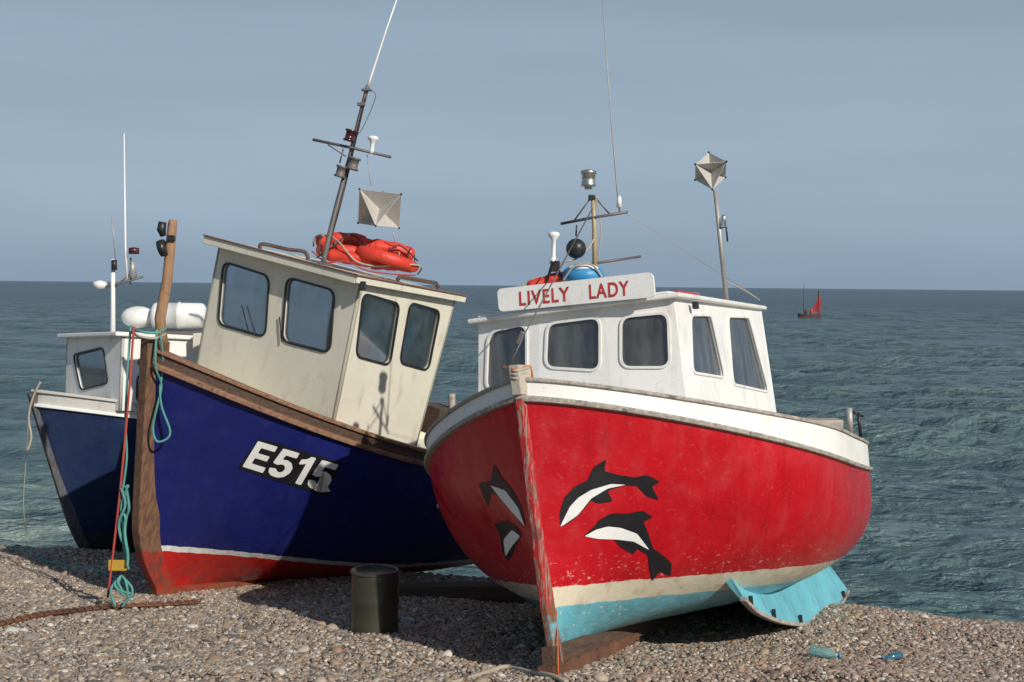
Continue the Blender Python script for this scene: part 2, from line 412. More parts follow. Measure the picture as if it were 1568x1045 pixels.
# ================================================================= RED BOAT
R=Boat('red_fishing_boat',pose(atY(845,1030,7.7),24.5,6.5,7.8))
hr=mkhull(5.1,1.58,.5,.2,.05,1.72,1.11,3.4,p=2.6,bp=1.3,stern=.8,m1=3.3,ex1=2.2)
build_hull(R,hr,None)
w1,sl_=fitline(R,(900,895),(1290,853))
a2=hit(R,1000,914);w2=(a2[0].z-sl_*a2[0].x) if a2 else w1-.1
M_red=bandhull('red_hull_paint',[(.13,.43,.51),(.66,.6,.45),(.48,.005,.012)],[w2,w1],sl_,dirtcol=(.19,.0,.005),scuffamt=.9,rough=.24)
R.hull.data.materials.clear();R.hull.data.materials.append(M_red)
bh=lambda t:.11+.1*sstep(t/.45)
for sd_ in(1,-1):
    lo=path(hr,sd_,lambda t:.0,.004);hi=path(hr,sd_,bh,.006);hin=[p+Vector((0,-sd_*.05,0)) for p in hi];lin=[p+Vector((0,-sd_*.05,.0)) for p in lo]
    strip(R,'bulwark',lo,hi,M_white);strip(R,'bulwark_inner',lin,hin,M_white)
    sweep(R,'gunwale_cap',path(hr,sd_,bh,0),sd_,[(-.07,0),(.022,0),(.022,.025),(-.07,.025)],M_rub)
    sweep(R,'rubbing_strake',path(hr,sd_,None,0),sd_,[(-.01,-.022),(.03,-.018),(.035,.01),(-.01,.025)],M_rub)
A=[P3(p.x,max(0,p.y),p.z) for p in path(hr,1,lambda t:bh(t)*.75,-.05)]
B_=[P3(p.x,-p.y,p.z) for p in A];Cn=[P3(p.x,0,p.z+.06*min(1,p.y)) for p in A]
strip(R,'deck',A,Cn,M_whiteroof);strip(R,'deck',Cn,B_,M_whiteroof)
sweep(R,'transom_cap',[P3(-5.1,1.2,1.11),P3(-5.1,-1.2,1.11)],1,[(-.05,0),(.03,0),(.03,.22),(-.05,.22)],M_white)
M_rstem=stemmat('red_stem_paint',[(.2,.1,.06),(.13,.4,.46),(.42,.012,.015),(.62,.58,.5)],[.2,w2-.05,1.72],(.3,.25,.2),.85,.5)
stem(R,'stem_post',hr,1.8,M_rstem,.036,.035,.05)
M_shead=paint('stem_head_white',(.5,.45,.37),.75,.2,.8,(.2,.14,.09),.012)
stem(R,'stem_head',hr,1.93,M_shead,.05,.05,.09,w0=1.74)
mk('keel',[P3(x,y,z) for x in(.05,-5.0) for y in(-.04,.04) for z in(0,.16)],BOXF,M_woodd,R,False,False,True)
V=[];Fc=[];nk=24
for i in range(nk+1):
    x=.1-1.7*i/nk;jz=.012*math.sin(i*1.7)+.008*math.sin(i*3.9);tap=.03*(i/nk)
    for y,z in((-.045,-.06+jz+tap),(.045,-.06+jz+tap),(.05,.05+jz*.6-tap*.5),(-.05,.05+jz*.6-tap*.5)): V.append(P3(x,y+.004*math.sin(i*2.3),z))
for i in range(nk):
    for j in range(4): Fc.append((i*4+j,i*4+(j+1)%4,(i+1)*4+(j+1)%4,(i+1)*4+j))
Fc+=[(0,1,2,3),tuple(nk*4+j for j in range(4))]
mk('keel_iron',V,Fc,M_rust,R,False,False,True)
wm=1.95
def fr(x):
    a_,ff,c2,fc,fa=x
    return [proj(R.M@P3(ff,-a_,wm))[0]-822,proj(R.M@P3(ff,a_,wm))[0]-935,proj(R.M@P3(fc,c2,wm))[0]-1045,proj(R.M@P3(fc,-c2,wm))[0]-729,proj(R.M@P3(fa,c2,wm))[0]-1183]
a_,ff,c2,fc,fa=solve(fr,[.28,-.9,.8,-1.2,-2.8])
w_f=loc(R,876,476,0,ff).z;w_a=loc(R,1172,474,1,c2).z
rs=(w_a-w_f)/(fa-ff)
def wr(x): return w_f+rs*(x-ff)
wb=1.2
bot=[(fa,-c2),(fc,-c2),(ff,-a_),(ff,a_),(fc,c2),(fa,c2)]
tin=.035
def tp(x,y): return (x+(-tin if x>fa+.01 else tin*.8),y-tin*(1 if y>0 else -1))
def bp3(q): return P3(q[0]+tin*.6*(1 if q[0]>fa+.01 else -1),q[1]+.03*(1 if q[1]>0 else -1),wb)
def tp3(q): t=tp(*q);return P3(t[0],t[1],wr(t[0]))
def wl(i,j,name,wins,**k):
    wall(R,name,bp3(bot[i]),bp3(bot[j]),tp3(bot[j]),tp3(bot[i]),wins,M_white,M_whiteroof,M_glassd,**k)
wl(1,2,'wheelhouse_front_quarter',[[(748,520),(757,508),(806,498),(806,575),(745,597)]])
wl(2,3,'wheelhouse_front',[[(839,497),(918,487),(918,567),(836,562)]])
wl(3,4,'wheelhouse_front_quarter',[[(952,487),(1022,480),(1025,562),(952,562)]])
wl(4,5,'wheelhouse_side',[[(1057,484),(1088,484),(1109,578),(1060,570)],[(1114,486),(1146,487),(1176,600),(1122,588)]],mirror=True)
wl(5,0,'wheelhouse_back',[],local_wins=[[(.3,.5),(1.3,.5),(1.3,1.0),(.3,1.0)]])
pl=[(fa-.04,-c2),(fc+.03,-c2-.03),(ff+.05,-a_-.02),(ff+.05,a_+.02),(fc+.03,c2+.03),(fa-.04,c2)]
slab(R,'wheelhouse_roof',pl,wr,0,.035,M_whiteroof)
pl2=[(x*.985-.03,y*.9) for x,y in pl];slab(R,'wheelhouse_roof_crown',pl2,wr,.035,.055,M_whiteroof,.01)
mk('cabin_sole',[P3(fa,-c2,1.3),P3(fa,c2,1.3),P3(ff,c2*.6,1.3),P3(ff,-c2*.6,1.3)],[(0,1,2,3)],M_in,R)
box('console',Matrix.Translation(P3(ff-.35,.1,1.65)),(.3,.9,.35),M_in,R,False)
torus('steering_wheel',Matrix.Translation(P3(ff-.6,-.15,1.9))@Matrix.Rotation(1.2,4,'Y'),.17,.015,M_blk,R,False)
sphere('buff_bag',loc(R,857,566,0,ff-.12),.075,paint('buff_bag',(.5,.25,.12),.6),R,False,(1,1.4,.7))
box('side_light',Matrix.Translation(loc(R,1065,468,1,c2+.02)),(.05,.04,.05),M_blk,R,False)
fs=ff+.07
q=[loc(R,765,478,0,fs),loc(R,1004,455,0,fs),loc(R,1000,417,0,fs),loc(R,762,443,0,fs)]
W0=q[0];Xv=(q[1]-q[0]).normalized();N_=P3(1,0,.0);Yv=N_.cross(Xv).normalized()
Ws=Matrix(((Xv.x,Yv.x,1,W0.x),(Xv.y,Yv.y,0,W0.y),(Xv.z,Yv.z,0,W0.z),(0,0,0,1)));WsI=Ws.inverted()
q2=[tuple((WsI@k).to_2d()) for k in q]
me=fill2d([rounded(q2,.04)],.022);me.transform(Ws);addobj('name_board',me,M_white,R)
def signtext(s,x0,x1,y0,y1):
    me=text2d(s,.02,1.12);xs=[v.co.x for v in me.vertices];ys=[v.co.y for v in me.vertices]
    sx,sy=(x1-x0)/(max(xs)-min(xs)),(y1-y0)/(max(ys)-min(ys))
    xm,ym=min(xs),min(ys)
    for v in me.vertices: v.co=Vector((x0+(v.co.x-xm)*sx,y0+(v.co.y-ym)*sy,.0135))
    me.transform(Ws);addobj('name_lettering',me,M_letr,R)
wd=q2[1][0];hh=q2[3][1]
signtext('LIVELY',wd*.14,wd*.47,hh*.16,hh*.78);signtext('LADY',wd*.595,wd*.845,hh*.16,hh*.78)
def Y_of(bt,f,p,wz): return (bt.M@P3(f,p,wz)).y
Yr=Y_of(R,ff-.55,0,2.3)
ws=lambda pts:[atY(*p) for p in pts]
tube('mast',ws([(911,430,Yr),(910,352,Yr),(908,300,Yr)]),[.018,.017,.016],M_gold,R)
lathe('masthead_light',[(.001,-.01),(.03,-.01),(.03,.01),(.055,.012),(.055,.03),(.05,.035),(.05,.1),(.058,.102),(.058,.125),(.02,.135)],Matrix.Translation(atY(901,288,Yr)),M_steel,R)
box('masthead_bracket',Matrix.Translation(atY(906,303,Yr)),(.05,.04,.04),M_blk,R)
tube('crosstree',ws([(859,343,Yr+.1),(905,334,Yr),(961,325,Yr-.1)]),.011,M_mast,R)
tube('spreader_bar',ws([(902,405,Yr),(981,393,Yr+.2)]),.010,M_mast,R)
tube('crosstree_brace',ws([(880,337,Yr),(907,300,Yr)]),.006,M_mast,R);tube('crosstree_brace',ws([(935,330,Yr),(909,300,Yr)]),.006,M_mast,R)
tube('whip_antenna',ws([(949,326,Yr-.08),(945,290,Yr-.08),(934,160,Yr-.08),(921,-20,Yr-.08)]),[.008,.006,.004,.003],M_galv,R)
lathe('antenna_base',[(.001,0),(.02,0),(.016,.07),(.001,.09)],Matrix.Translation(atY(948,318,Yr-.08)),M_wplast,R)
sphere('day_shape_ball',atY(882,381,Yr-.1),.075,M_blk,R)
tube('ball_lanyard',ws([(882,362,Yr-.1),(883,345,Yr-.1)]),.006,M_blk,R)
lathe('gps_antenna',[(.001,-.2),(.03,-.2),(.03,-.17),(.014,-.15),(.016,-.03),(.04,.0),(.044,.02),(.03,.03),(.001,.035)],Matrix.Translation(atY(848,362,Yr-.15)),M_wplast,R)
box('antenna_mount',Matrix.Translation(atY(850,408,Yr-.15)),(.07,.06,.08),M_blk,R)
tube('antenna_leg',ws([(846,402,Yr-.15),(838,430,Yr-.15)]),.01,M_blk,R);tube('antenna_leg',ws([(852,402,Yr-.15),(860,428,Yr-.15)]),.01,M_blk,R)
sphere('blue_fender',atY(893,422,Yr-.15),.15,M_bluefend,R,True,(1.05,.9,.6))
tube('fender_lacing',smoothpts(ws([(862,430,Yr-.25),(880,408,Yr-.28),(905,405,Yr-.28),(922,425,Yr-.25)])),.008,M_rope,R)
sphere('white_fender_end',atY(893,411,Yr-.19),.075,M_wplast,R,True,(1.5,1,.4))
sausage('roof_roll',ws([(808,440,Yr-.1),(846,428,Yr-.1),(872,422,Yr-.1)]),.042,M_orange,R)
tube('roof_roll_blue',smoothpts(ws([(812,440,Yr),(840,430,Yr)])),.03,M_bluefend,R)
tube('roof_rope',smoothpts(ws([(800,440,Yr-.1),(822,425,Yr-.1),(845,432,Yr-.12),(865,418,Yr-.1),(885,428,Yr-.1)])),.008,M_rope,R,seg=6)
tube('roof_rope',smoothpts(ws([(838,425,Yr-.1),(850,408,Yr-.1),(870,400,Yr-.12),(880,398,Yr-.1),(900,382,Yr-.1),(910,365,Yr)])),.006,M_rope,R,seg=6)
tube('halyard',smoothpts(ws([(912,300,Yr-.02),(920,345,Yr-.03),(916,400,Yr-.02)])),.004,M_rope,R,seg=6)
slab(R,'red_hatch_cover',[(ff-.45,.25),(ff-.45,.68),(ff-1.0,.68),(ff-1.0,.25)],wr,.055,.085,M_redpad,.012)
torus('roof_rail',Matrix.Translation(P3(ff-1.1,.4,wr(ff-1.0)+.1))@Matrix.Rotation(.05,4,'Y'),.24,.009,M_steel,R,False)
Yp=Y_of(R,fa+.1,c2*.6,2.4)
tube('aerial_pole',ws([(1113,465,Yp),(1104,380,Yp),(1095,292,Yp)]),[.022,.02,.018],M_galv,R)
lathe('pole_light',[(.001,-.05),(.022,-.05),(.022,.03),(.012,.05),(.001,.05)],Matrix.Translation(atY(1108,338,Yp-.03)),M_steel,R)
tube('pole_light_bracket',ws([(1102,350,Yp),(1112,348,Yp-.03),(1114,370,Yp-.02)]),.008,M_blk,R)
def reflector(bt,name,C,r,rot):
    Mx=Matrix.Translation(C)@rot
    V=[];Fc=[]
    ax=[Vector((r,0,0)),Vector((0,r,0)),Vector((0,0,r))]
    for i in range(3):
        for j in range(i+1,3):
            o=len(V);V+=[Mx@(ax[i]),Mx@(ax[j]),Mx@(-ax[i]),Mx@(-ax[j])];Fc.append((o,o+1,o+2,o+3))
    o=mk(name,V,Fc,M_refl,bt,True);md=o.modifiers.new('s','SOLIDIFY');md.thickness=.004;md.offset=0
    for k,a in enumerate(ax):
        for s in(1,-1): sphere(name+'_corner',Mx@(a*s),.011,M_blk,bt)
reflector(R,'radar_reflector',atY(1088,262,Yp),.19,Euler((math.radians(-22),math.radians(14),math.radians(35))).to_matrix().to_4x4())
tube('stay_wire',ws([(960,326,Yr-.1),(1060,392,(Yr+Yp)/2),(1162,457,Yp)]),.003,M_galv,R,seg=6)
tube('stay_rope',smoothpts(ws([(1113,432,Yp),(1140,445,Yp),(1163,460,Yp)])),.006,M_rope,R,seg=6)
Yb=Y_of(R,.15,0,1.9)
tube('forestay',ws([(908,318,Yr),(842,440,(Yr+Yb)/2),(803,512,Yb+.1)]),.005,M_mast,R,seg=6)
tube('forestay_tackle',ws([(803,512,Yb+.1),(779,562,Yb+.05)]),.006,M_mast,R,seg=6)
box('stay_block',Matrix.Translation(atY(797,518,Yb+.1))@Matrix.Rotation(.4,4,'Y'),(.035,.03,.09),M_mast,R)
tube('mooring_line',smoothpts(ws([(770,560,Yb-.02),(790,566,Yb-.12),(812,562,Yb-.02),(818,600,Yb-.06),(826,660,Yb-.08),(838,760,Yb-.06),(846,840,Yb-.08),(852,930,Yb-.06),(855,1035,7.6)])),.005,M_orope,R,seg=6)
for y_ in (563,569,575): tube('rope_turns',smoothpts(ws([(770,y_,Yb+.02),(790,y_+5,Yb-.12),(813,y_-1,Yb+.0)])),.010,M_rope,R,seg=8)
Yq=Y_of(R,-4.3,1.2,1.4)
tube('quarter_fairlead',ws([(1302,665,Yq),(1300,625,Yq)]),.03,M_galv,R);tube('fairlead_arm',ws([(1302,630,Yq),(1322,638,Yq)]),.012,M_blk,R)
tube('fairlead_arm',ws([(1318,670,Yq),(1314,632,Yq)]),.016,M_blk,R)
box('deck_box',Matrix.Translation(atY(1258,650,Yq)),(.35,.2,.1),M_rub,R)
bk=[]
for px,py in((1136,912),(1160,934),(1200,949),(1240,951),(1275,936),(1297,902)):
    bk.append(loc(R,px,py,1,.95))
bk=smoothpts(bk,5)
V=[];Fc=[];n=len(bk)
for i,p in enumerate(bk):
    r=R.bvh.find_nearest(p+P3(0,-.02,.03));top=r[0] if r[0] is not None else p+P3(0,-.1,.15)
    dd=(top-p);top=top+dd.normalized()*.04
    V+=[top,p,p+P3(0,-.01,-.035),top+P3(0,-.04,-.04)]
for i in range(n-1):
    for j in range(4): Fc.append((i*4+j,i*4+(j+1)%4,(i+1)*4+(j+1)%4,(i+1)*4+j))
Fc+=[(0,1,2,3),tuple((n-1)*4+j for j in range(4))]
mk('bilge_keel',V,Fc,M_cyan,R,False,False,True)
sweep(R,'bilge_runner',[p+P3(0,.01,-.02) for p in bk],1,[(-.03,-.02),(.015,-.02),(.015,.012),(-.03,.012)],M_rub)
for i in range(3,n-2,5):
    p=bk[i];box('runner_bracket',Matrix.Translation(p+P3(0,.01,.02)),(.025,.03,.07),M_blk,R,False)
D1=[(858,806),(857,785),(864,762),(880,745),(900,735),(908,716),(928,703),(925,721),(945,727),(972,731),(990,727),(1011,738),(998,745),(1009,766),(990,760),(975,744),(955,743),(930,752),(938,768),(915,771),(905,766),(885,790),(868,803)]
polydecal(R,'dolphin_marking',D1,M_dolb,.004)
polydecal(R,'dolphin_belly_marking',[(857,807),(872,776),(885,762),(905,750),(935,741),(958,742),(930,748),(905,763),(885,788),(867,801)],M_dolw,.0065)
D2=[(894,820),(910,806),(916,797),(935,786),(960,786),(985,782),(1000,792),(985,799),(992,815),(1000,840),(1015,850),(1028,862),(1027,882),(1010,875),(998,890),(994,870),(992,850),(975,840),(970,849),(950,838),(940,826),(915,824)]
polydecal(R,'dolphin_marking',D2,M_dolb,.004)
polydecal(R,'dolphin_belly_marking',[(894,821),(912,811),(930,806),(950,808),(975,817),(994,842),(970,829),(945,826),(915,825)],M_dolw,.0065)
polydecal(R,'dolphin_marking',[(733,740),(752,737),(757,710),(770,733),(785,750),(800,778),(805,808),(790,790),(770,764),(752,754),(748,776),(740,760)],M_dolb,.004)
polydecal(R,'dolphin_belly_marking',[(752,743),(775,751),(795,778),(805,806),(780,778),(765,760)],M_dolw,.0065)
polydecal(R,'dolphin_marking',[(757,802),(775,797),(790,804),(799,818),(787,845),(778,860),(770,845),(766,818)],M_dolb,.004)
polydecal(R,'dolphin_belly_marking',[(772,826),(785,811),(798,821),(785,836),(775,852)],M_dolw,.0065)
# ================================================================= BLUE BOAT
B=Boat('blue_fishing_boat',pose(atY(205,932,10.75),33,6,-11))
hb=mkhull(5.5,1.3,.6,.42,.28,2.24,1.48,2.4,p=2.3,bp=1.4)
build_hull(B,hb,None)
w1,sl_=fitline(B,(250,836),(520,860))
M_blue=bandhull('navy_hull_paint',[(.5,.015,.01),(.75,.74,.7),(.01,.015,.125)],[w1-.055,w1],sl_,dirtcol=(.004,.006,.03),scuff=(.12,.13,.3),scuffamt=.3)
B.hull.data.materials.clear();B.hull.data.materials.append(M_blue)
for sd_ in(1,-1):
    sweep(B,'gunwale_cap',path(hb,sd_,lambda t:.06,0),sd_,[(-.1,0),(.03,0),(.03,.03),(-.1,.03)],M_wood)
    sweep(B,'rubbing_strake',path(hb,sd_,lambda t:-.05,0),sd_,[(-.01,-.025),(.04,-.02),(.04,.02),(-.01,.03)],M_wood)
    lo=path(hb,sd_,lambda t:-.04,.003);hi=path(hb,sd_,lambda t:.062,.006);strip(B,'sheer_plank',lo,hi,M_woodd)
    strip(B,'bulwark_inner',below(hb,sd_,.3,.04),[p+P3(0,-sd_*.06,0) for p in hi],M_creamw)
A=below(hb,1,.2,.03);B_=[P3(p.x,-p.y,p.z) for p in A];strip(B,'deck',A,B_,M_creamw)
M_st=stemmat('stem_wood_and_antifoul',[(.42,.02,.012),(.2,.105,.06)],[w1-.06],(.1,.055,.035),.8,.15)
stem(B,'stem_post',hb,2.4,M_st,.07,.06,.14,w0=.05)
mk('keel',[P3(x,y,z) for x in(-.25,-5.3) for y in(-.05,.05) for z in(0,.16)],BOXF,M_st,B,False,False,True)
mk('keel_iron',[P3(x,y,z) for x in(-.2,-1.3) for y in(-.06,.06) for z in(-.03,.05)],BOXF,M_rust,B,False,False,True)
wm=2.5
def fb(x):
    c2,ff,fa=x
    return [proj(B.M@P3(ff,-c2,wm+.2))[0]-321,proj(B.M@P3(ff,c2,wm))[0]-530,proj(B.M@P3(fa,c2,wm))[0]-668]
c2,ff,fa=solve(fb,[.7,-.9,-2.6])
wf_=loc(B,548,430,1,c2).z;wa_=loc(B,690,456,1,c2).z
rsb=(wa_-wf_)/(fa-ff)
def wrb(x): return wf_+rsb*(x-ff)
wb=1.3
bot=[(fa,-c2),(ff,-c2),(ff,c2),(fa,c2)]
def bb(q): return P3(q[0]+(-.03 if q[0]>fa+.01 else 0.06),q[1],wb)
def bt_(q): x=q[0]+(.03 if q[0]>fa+.01 else -.06);return P3(x,q[1],wrb(x))
def wlb(i,j,name,wins,**k): wall(B,name,bb(bot[i]),bb(bot[j]),bt_(bot[j]),bt_(bot[i]),wins,M_cream,M_blk,M_glass,**k)
wlb(1,2,'wheelhouse_front',[[(343,402),(412,424),(406,516),(335,496)],[(440,426),(512,446),(505,540),(433,522)]],rad=.09,ringw=.016)
wlb(2,3,'wheelhouse_side',[[(556,450),(611,466),(596,559),(545,545)],[(628,464),(673,477),(655,567),(612,555)]],mirror=True,rad=.08,ringw=.014)
wlb(3,0,'wheelhouse_back',[],local_wins=[[(.35,.6),(1.1,.6),(1.1,1.6),(.35,1.6)]])
slab(B,'wheelhouse_roof',[(fa-.12,-c2-.05),(ff+.16,-c2-.05),(ff+.16,c2+.05),(fa-.12,c2+.05)],wrb,0,.035,M_creamw,.012)
slab(B,'roof_fascia',[(ff+.165,-c2-.055),(ff+.185,-c2-.055),(ff+.185,c2+.055),(ff+.165,c2+.055)],wrb,-.03,.045,M_cream,.006)
slab(B,'roof_fascia',[(fa-.12,c2+.055),(fa-.12,c2+.075),(ff+.185,c2+.075),(ff+.185,c2+.055)],wrb,-.02,.045,M_cream,.006)
slab(B,'roof_edge_trim',[(fa-.12,c2+.05),(fa-.12,c2+.09),(ff+.2,c2+.09),(ff+.2,c2+.05)],wrb,.045,.058,M_wood,.003)
slab(B,'roof_edge_trim',[(ff+.16,-c2-.06),(ff+.2,-c2-.06),(ff+.2,c2+.05),(ff+.16,c2+.05)],wrb,.045,.058,M_wood,.003)
mk('cabin_sole',[P3(fa,-c2,1.5),P3(fa,c2,1.5),P3(ff,c2,1.5),P3(ff,-c2,1.5)],[(0,1,2,3)],M_in,B)
box('console',Matrix.Translation(P3(ff-.3,0,2.05)),(.4,1.1,.3),M_in,B,False)
box('radar_screen',Matrix.Translation(P3(ff-.25,.3,2.3)),(.15,.3,.25),M_blk,B,False)
torus('steering_wheel',Matrix.Translation(P3(ff-.6,-.2,2.3))@Matrix.Rotation(1.2,4,'Y'),.2,.018,M_blk,B,False)
tube('hanging_jacket',[P3(ff-.7,.5,2.7),P3(ff-.7,.5,2.1)],[.06,.14],M_orange,B,False)
for p_,w_ in((-.45,.16),(.05,.1)): tube('window_wiper',[P3(ff+.03,p_,2.72),P3(ff+.03,p_+w_,2.5)],.006,M_blk,B,False)
Yh=Y_of(B,ff-.2,-.2,2.9)
tube('roof_handrail',smoothpts(ws([(398,383,Yh),(402,374,Yh),(440,382,Yh),(466,386,Yh),(472,398,Yh)])),.018,M_woodd,B)
Y1=Y_of(B,(ff+fa)/2,c2*.7,2.9);Y2=Y_of(B,fa,c2*.7,2.9)
tube('roof_handrail',ws([(608,430,Y1),(612,424,Y1),(668,434,Y2),(672,442,Y2)]),.02,M_woodd,B)
Yo=Y_of(B,(ff+fa)/2,0,2.9)
Bz=B.M.to_3x3().to_4x4()
torus('lifebuoy',Matrix.Translation(atY(532,388,Yo+.1))@Bz@Matrix.Rotation(.15,4,'X'),.25,.06,M_orange,B)
torus('lifebuoy',Matrix.Translation(atY(590,397,Yo-.1))@Bz@Matrix.Rotation(-.1,4,'Y'),.24,.06,M_orange,B)
sausage('inflatable_roll',ws([(484,372,Yo+.05),(520,367,Yo+.05),(562,371,Yo+.05)]),.07,M_orange,B)
sausage('inflatable_roll',ws([(548,376,Yo-.02),(595,381,Yo-.02),(634,392,Yo)]),.075,M_orange,B)
sausage('inflatable_roll',ws([(500,390,Yo-.2),(540,396,Yo-.22),(580,402,Yo-.2)]),.06,M_orange,B)
sausage('inflatable_roll',ws([(566,404,Yo-.22),(605,406,Yo-.2),(640,410,Yo-.12)]),.055,M_orange,B)
for i in range(10):
    x=495+i*15;y=374+i*2.2
    torus('lashing',Matrix.Translation(atY(x,y+4,Yo-.02))@Matrix.Rotation(math.pi/2,4,'Y')@Matrix.Rotation(.25*math.sin(i*2.1),4,'Z')@Matrix.Rotation(.2,4,'X'),.1+.012*math.sin(i*3),.006,M_blk if i%2 else M_rope,B,seg=20,cs=6)
tube('loose_rope',smoothpts(ws([(480,378,Yo),(482,364,Yo),(500,360,Yo),(520,372,Yo-.25),(545,400,Yo-.3),(580,408,Yo-.3),(615,405,Yo-.28),(645,408,Yo-.15),(640,420,Yo)])),.009,M_rope,B,seg=6)
tube('loose_rope',smoothpts(ws([(478,385,Yo-.1),(500,402,Yo-.3),(530,400,Yo-.3),(560,414,Yo-.3),(600,420,Yo-.3),(636,422,Yo-.1)])),.007,M_redrope,B,seg=6)
tube('loose_rope',smoothpts(ws([(485,395,Yo-.1),(510,378,Yo-.25),(540,360,Yo-.1),(580,395,Yo-.3),(610,376,Yo-.15),(640,400,Yo-.1)])),.007,M_blk,B,seg=6)
Ym=Yo-.15
tube('mast',smoothpts(ws([(495,402,Ym-.15),(512,330,Ym-.1),(530,262,Ym),(548,190,Ym),(563,132,Ym)])),[.026]*13+[.02]*12,M_mast,B)
tube('mast_strut',ws([(500,378,Ym),(515,372,Ym)]),.012,M_mast,B)
tube('mast_cable',smoothpts(ws([(500,390,Ym-.15),(520,320,Ym-.1),(530,280,Ym-.03),(545,215,Ym-.04),(560,150,Ym-.03)])),.006,M_blk,B,seg=6)
tube('whip_antenna',ws([(563,134,Ym),(568,118,Ym),(590,50,Ym),(616,-25,Ym)]),[.016,.011,.009,.006],M_wplast,B)
box('mast_clamp',Matrix.Translation(atY(561,138,Ym-.02)),(.09,.06,.02),M_mast,B,True,.002)
box('mast_clamp',Matrix.Translation(atY(553,160,Ym-.02)),(.07,.06,.03),M_mast,B,True,.002)
tube('yardarm',ws([(479,214,Ym-.02),(540,227,Ym-.03),(599,241,Ym-.04)]),.014,M_mast,B)
def lamp(px,py,m=M_blk,s=1.,r=0):
    Mx=Matrix.Translation(atY(px,py,Ym-.06))@Matrix.Rotation(r,4,'Y')
    lathe('navigation_light',[(.001,-.05*s),(.05*s,-.05*s),(.052*s,-.035*s),(.04*s,-.03*s),(.04*s,.03*s),(.052*s,.035*s),(.05*s,.05*s),(.001,.05*s)],Mx,m,B)
lamp(536,208,paint('red_lens',(.06,.012,.012),.2),1.1,.25);lamp(541,251,M_mast,1.2,.25);lamp(522,263,M_mast,1.1,.25)
tube('light_bracket',ws([(536,208,Ym-.06),(548,205,Ym)]),.012,M_mast,B);tube('light_bracket',ws([(520,250,Ym-.03),(526,228,Ym-.02)]),.008,M_mast,B)
tube('light_bracket',ws([(502,222,Ym-.03),(530,240,Ym-.02)]),.006,M_mast,B)
lathe('gps_antenna',[(.001,-.13),(.022,-.13),(.022,-.1),(.018,-.05),(.03,-.01),(.052,.01),(.052,.03),(.03,.04),(.001,.04)],Matrix.Translation(atY(571,215,Ym-.03))@Matrix.Rotation(.1,4,'Y'),M_wplast,B)
reflector(B,'radar_reflector',atY(581,320,Ym-.05),.28,(Matrix.Rotation(math.radians(20),4,'Y')@Euler((math.radians(40),math.radians(22),math.radians(30))).to_matrix().to_4x4()))
tube('reflector_wire',ws([(562,237,Ym),(568,285,Ym-.05)]),.004,M_galv,B,seg=6)
tube('reflector_wire',ws([(602,355,Ym-.05),(610,400,Yo)]),.005,M_galv,B,seg=6)
tube('mast_stay',smoothpts(ws([(548,205,Ym),(556,195,Ym),(575,150,Ym),(568,138,Ym)])),.004,M_mast,B,seg=6)
Yc_=Y_of(B,ff+.1,c2,2.9)
box('deck_light',Matrix.Translation(atY(555,438,Yc_-.05)),(.06,.06,.08),M_blk,B)
Yf=Y_of(B,-.05,0,2.2)
tube('samson_post',ws([(250,540,Yf),(245,488,Yf),(256,430,Yf),(264,345,Yf),(265,337,Yf)]),[.05,.048,.045,.04,.034],M_post,B,seg=14)
tube('pulley_block',ws([(249,340,Yf-.03),(247,352,Yf-.03),(250,362,Yf-.03)]),[.035,.04,.025],M_blk,B)
lathe('pulley_block',[(.001,-.03),(.07,-.03),(.075,0),(.07,.03),(.001,.03)],Matrix.Translation(atY(249,380,Yf-.04))@Matrix.Rotation(math.pi/2-.3,4,'Y'),M_blk,B)
box('pulley_strap',Matrix.Translation(atY(262,365,Yf-.05)),(.07,.03,.05),M_blk,B)
Yk=Y_of(B,.42,0,2.2)
for k,(dy) in enumerate((0,8)):
    tube('bow_lashing',smoothpts(ws([(200,500+dy,Yk+.05),(215,508+dy,Yk-.14),(240,510+dy,Yk-.1),(254,503+dy,Yk+.1)])),.011,[M_teal,M_rope][k],B,seg=8)
Yz=hit(B,250,620);Yz=(B.M@Yz[0]).y if Yz else Yk
tube('bow_rope_loop',smoothpts(ws([(240,505,Yk-.1),(238,560,Yk-.1),(247,590,Yz-.06),(240,625,Yz-.06),(234,655,Yz-.06),(240,676,Yz-.06),(256,672,Yz-.06),(260,658,Yz-.06),(248,625,Yz-.06),(245,595,Yz-.06),(250,560,Yz-.06),(246,515,Yk-.1)])),.010,M_teal,B,seg=8)
tube('bow_rope_tail',smoothpts(ws([(200,500,Yk-.02),(196,560,Yk-.1),(192,640,Yk-.1),(194,700,Yk-.1),(188,750,Yk-.1)])),.010,M_teal,B,seg=8)
tube('red_bow_line',smoothpts(ws([(205,500,Yk-.1),(196,620,Yk-.15),(183,760,Yk-.2),(165,915,Yk-.2)])),.010,M_redrope,B,seg=6)
random.seed(3)
for k in range(4):
    pts=[(190+random.uniform(-8,8),748+i*24+random.uniform(-6,6),Yk-.2+random.uniform(-.05,.05)) for i in range(6)]
    tube('tangled_rope',smoothpts(ws(pts)),.012,M_teal,B,seg=8)
for k in range(6):
    pts=[(186,882,Yk-.2),(186+random.uniform(-18,22),890+random.uniform(0,15),Yk-.25),(186+random.uniform(-25,25),915+random.uniform(-5,15),Yk-.25)]
    tube('frayed_rope_end',smoothpts(ws(pts)),.011,M_teal,B,seg=6)
box('yellow_tag',Matrix.Translation(atY(180,866,Yk-.2)),(.15,.02,.09),paint('yellow_tape',(.45,.27,.03),.5),B)
Yg=Y_of(B,fa-.4,.7,1.8)
box('fish_box',Matrix.Translation(atY(668,642,Yg))@Bz,(.35,.3,.28),M_woodd,B)
tube('bollard_post',ws([(692,650,Yg),(692,603,Yg)]),.035,M_rub,B)
box('net_bin',Matrix.Translation(atY(720,640,Yg+.5)),(.5,.4,.3),M_mast,B)
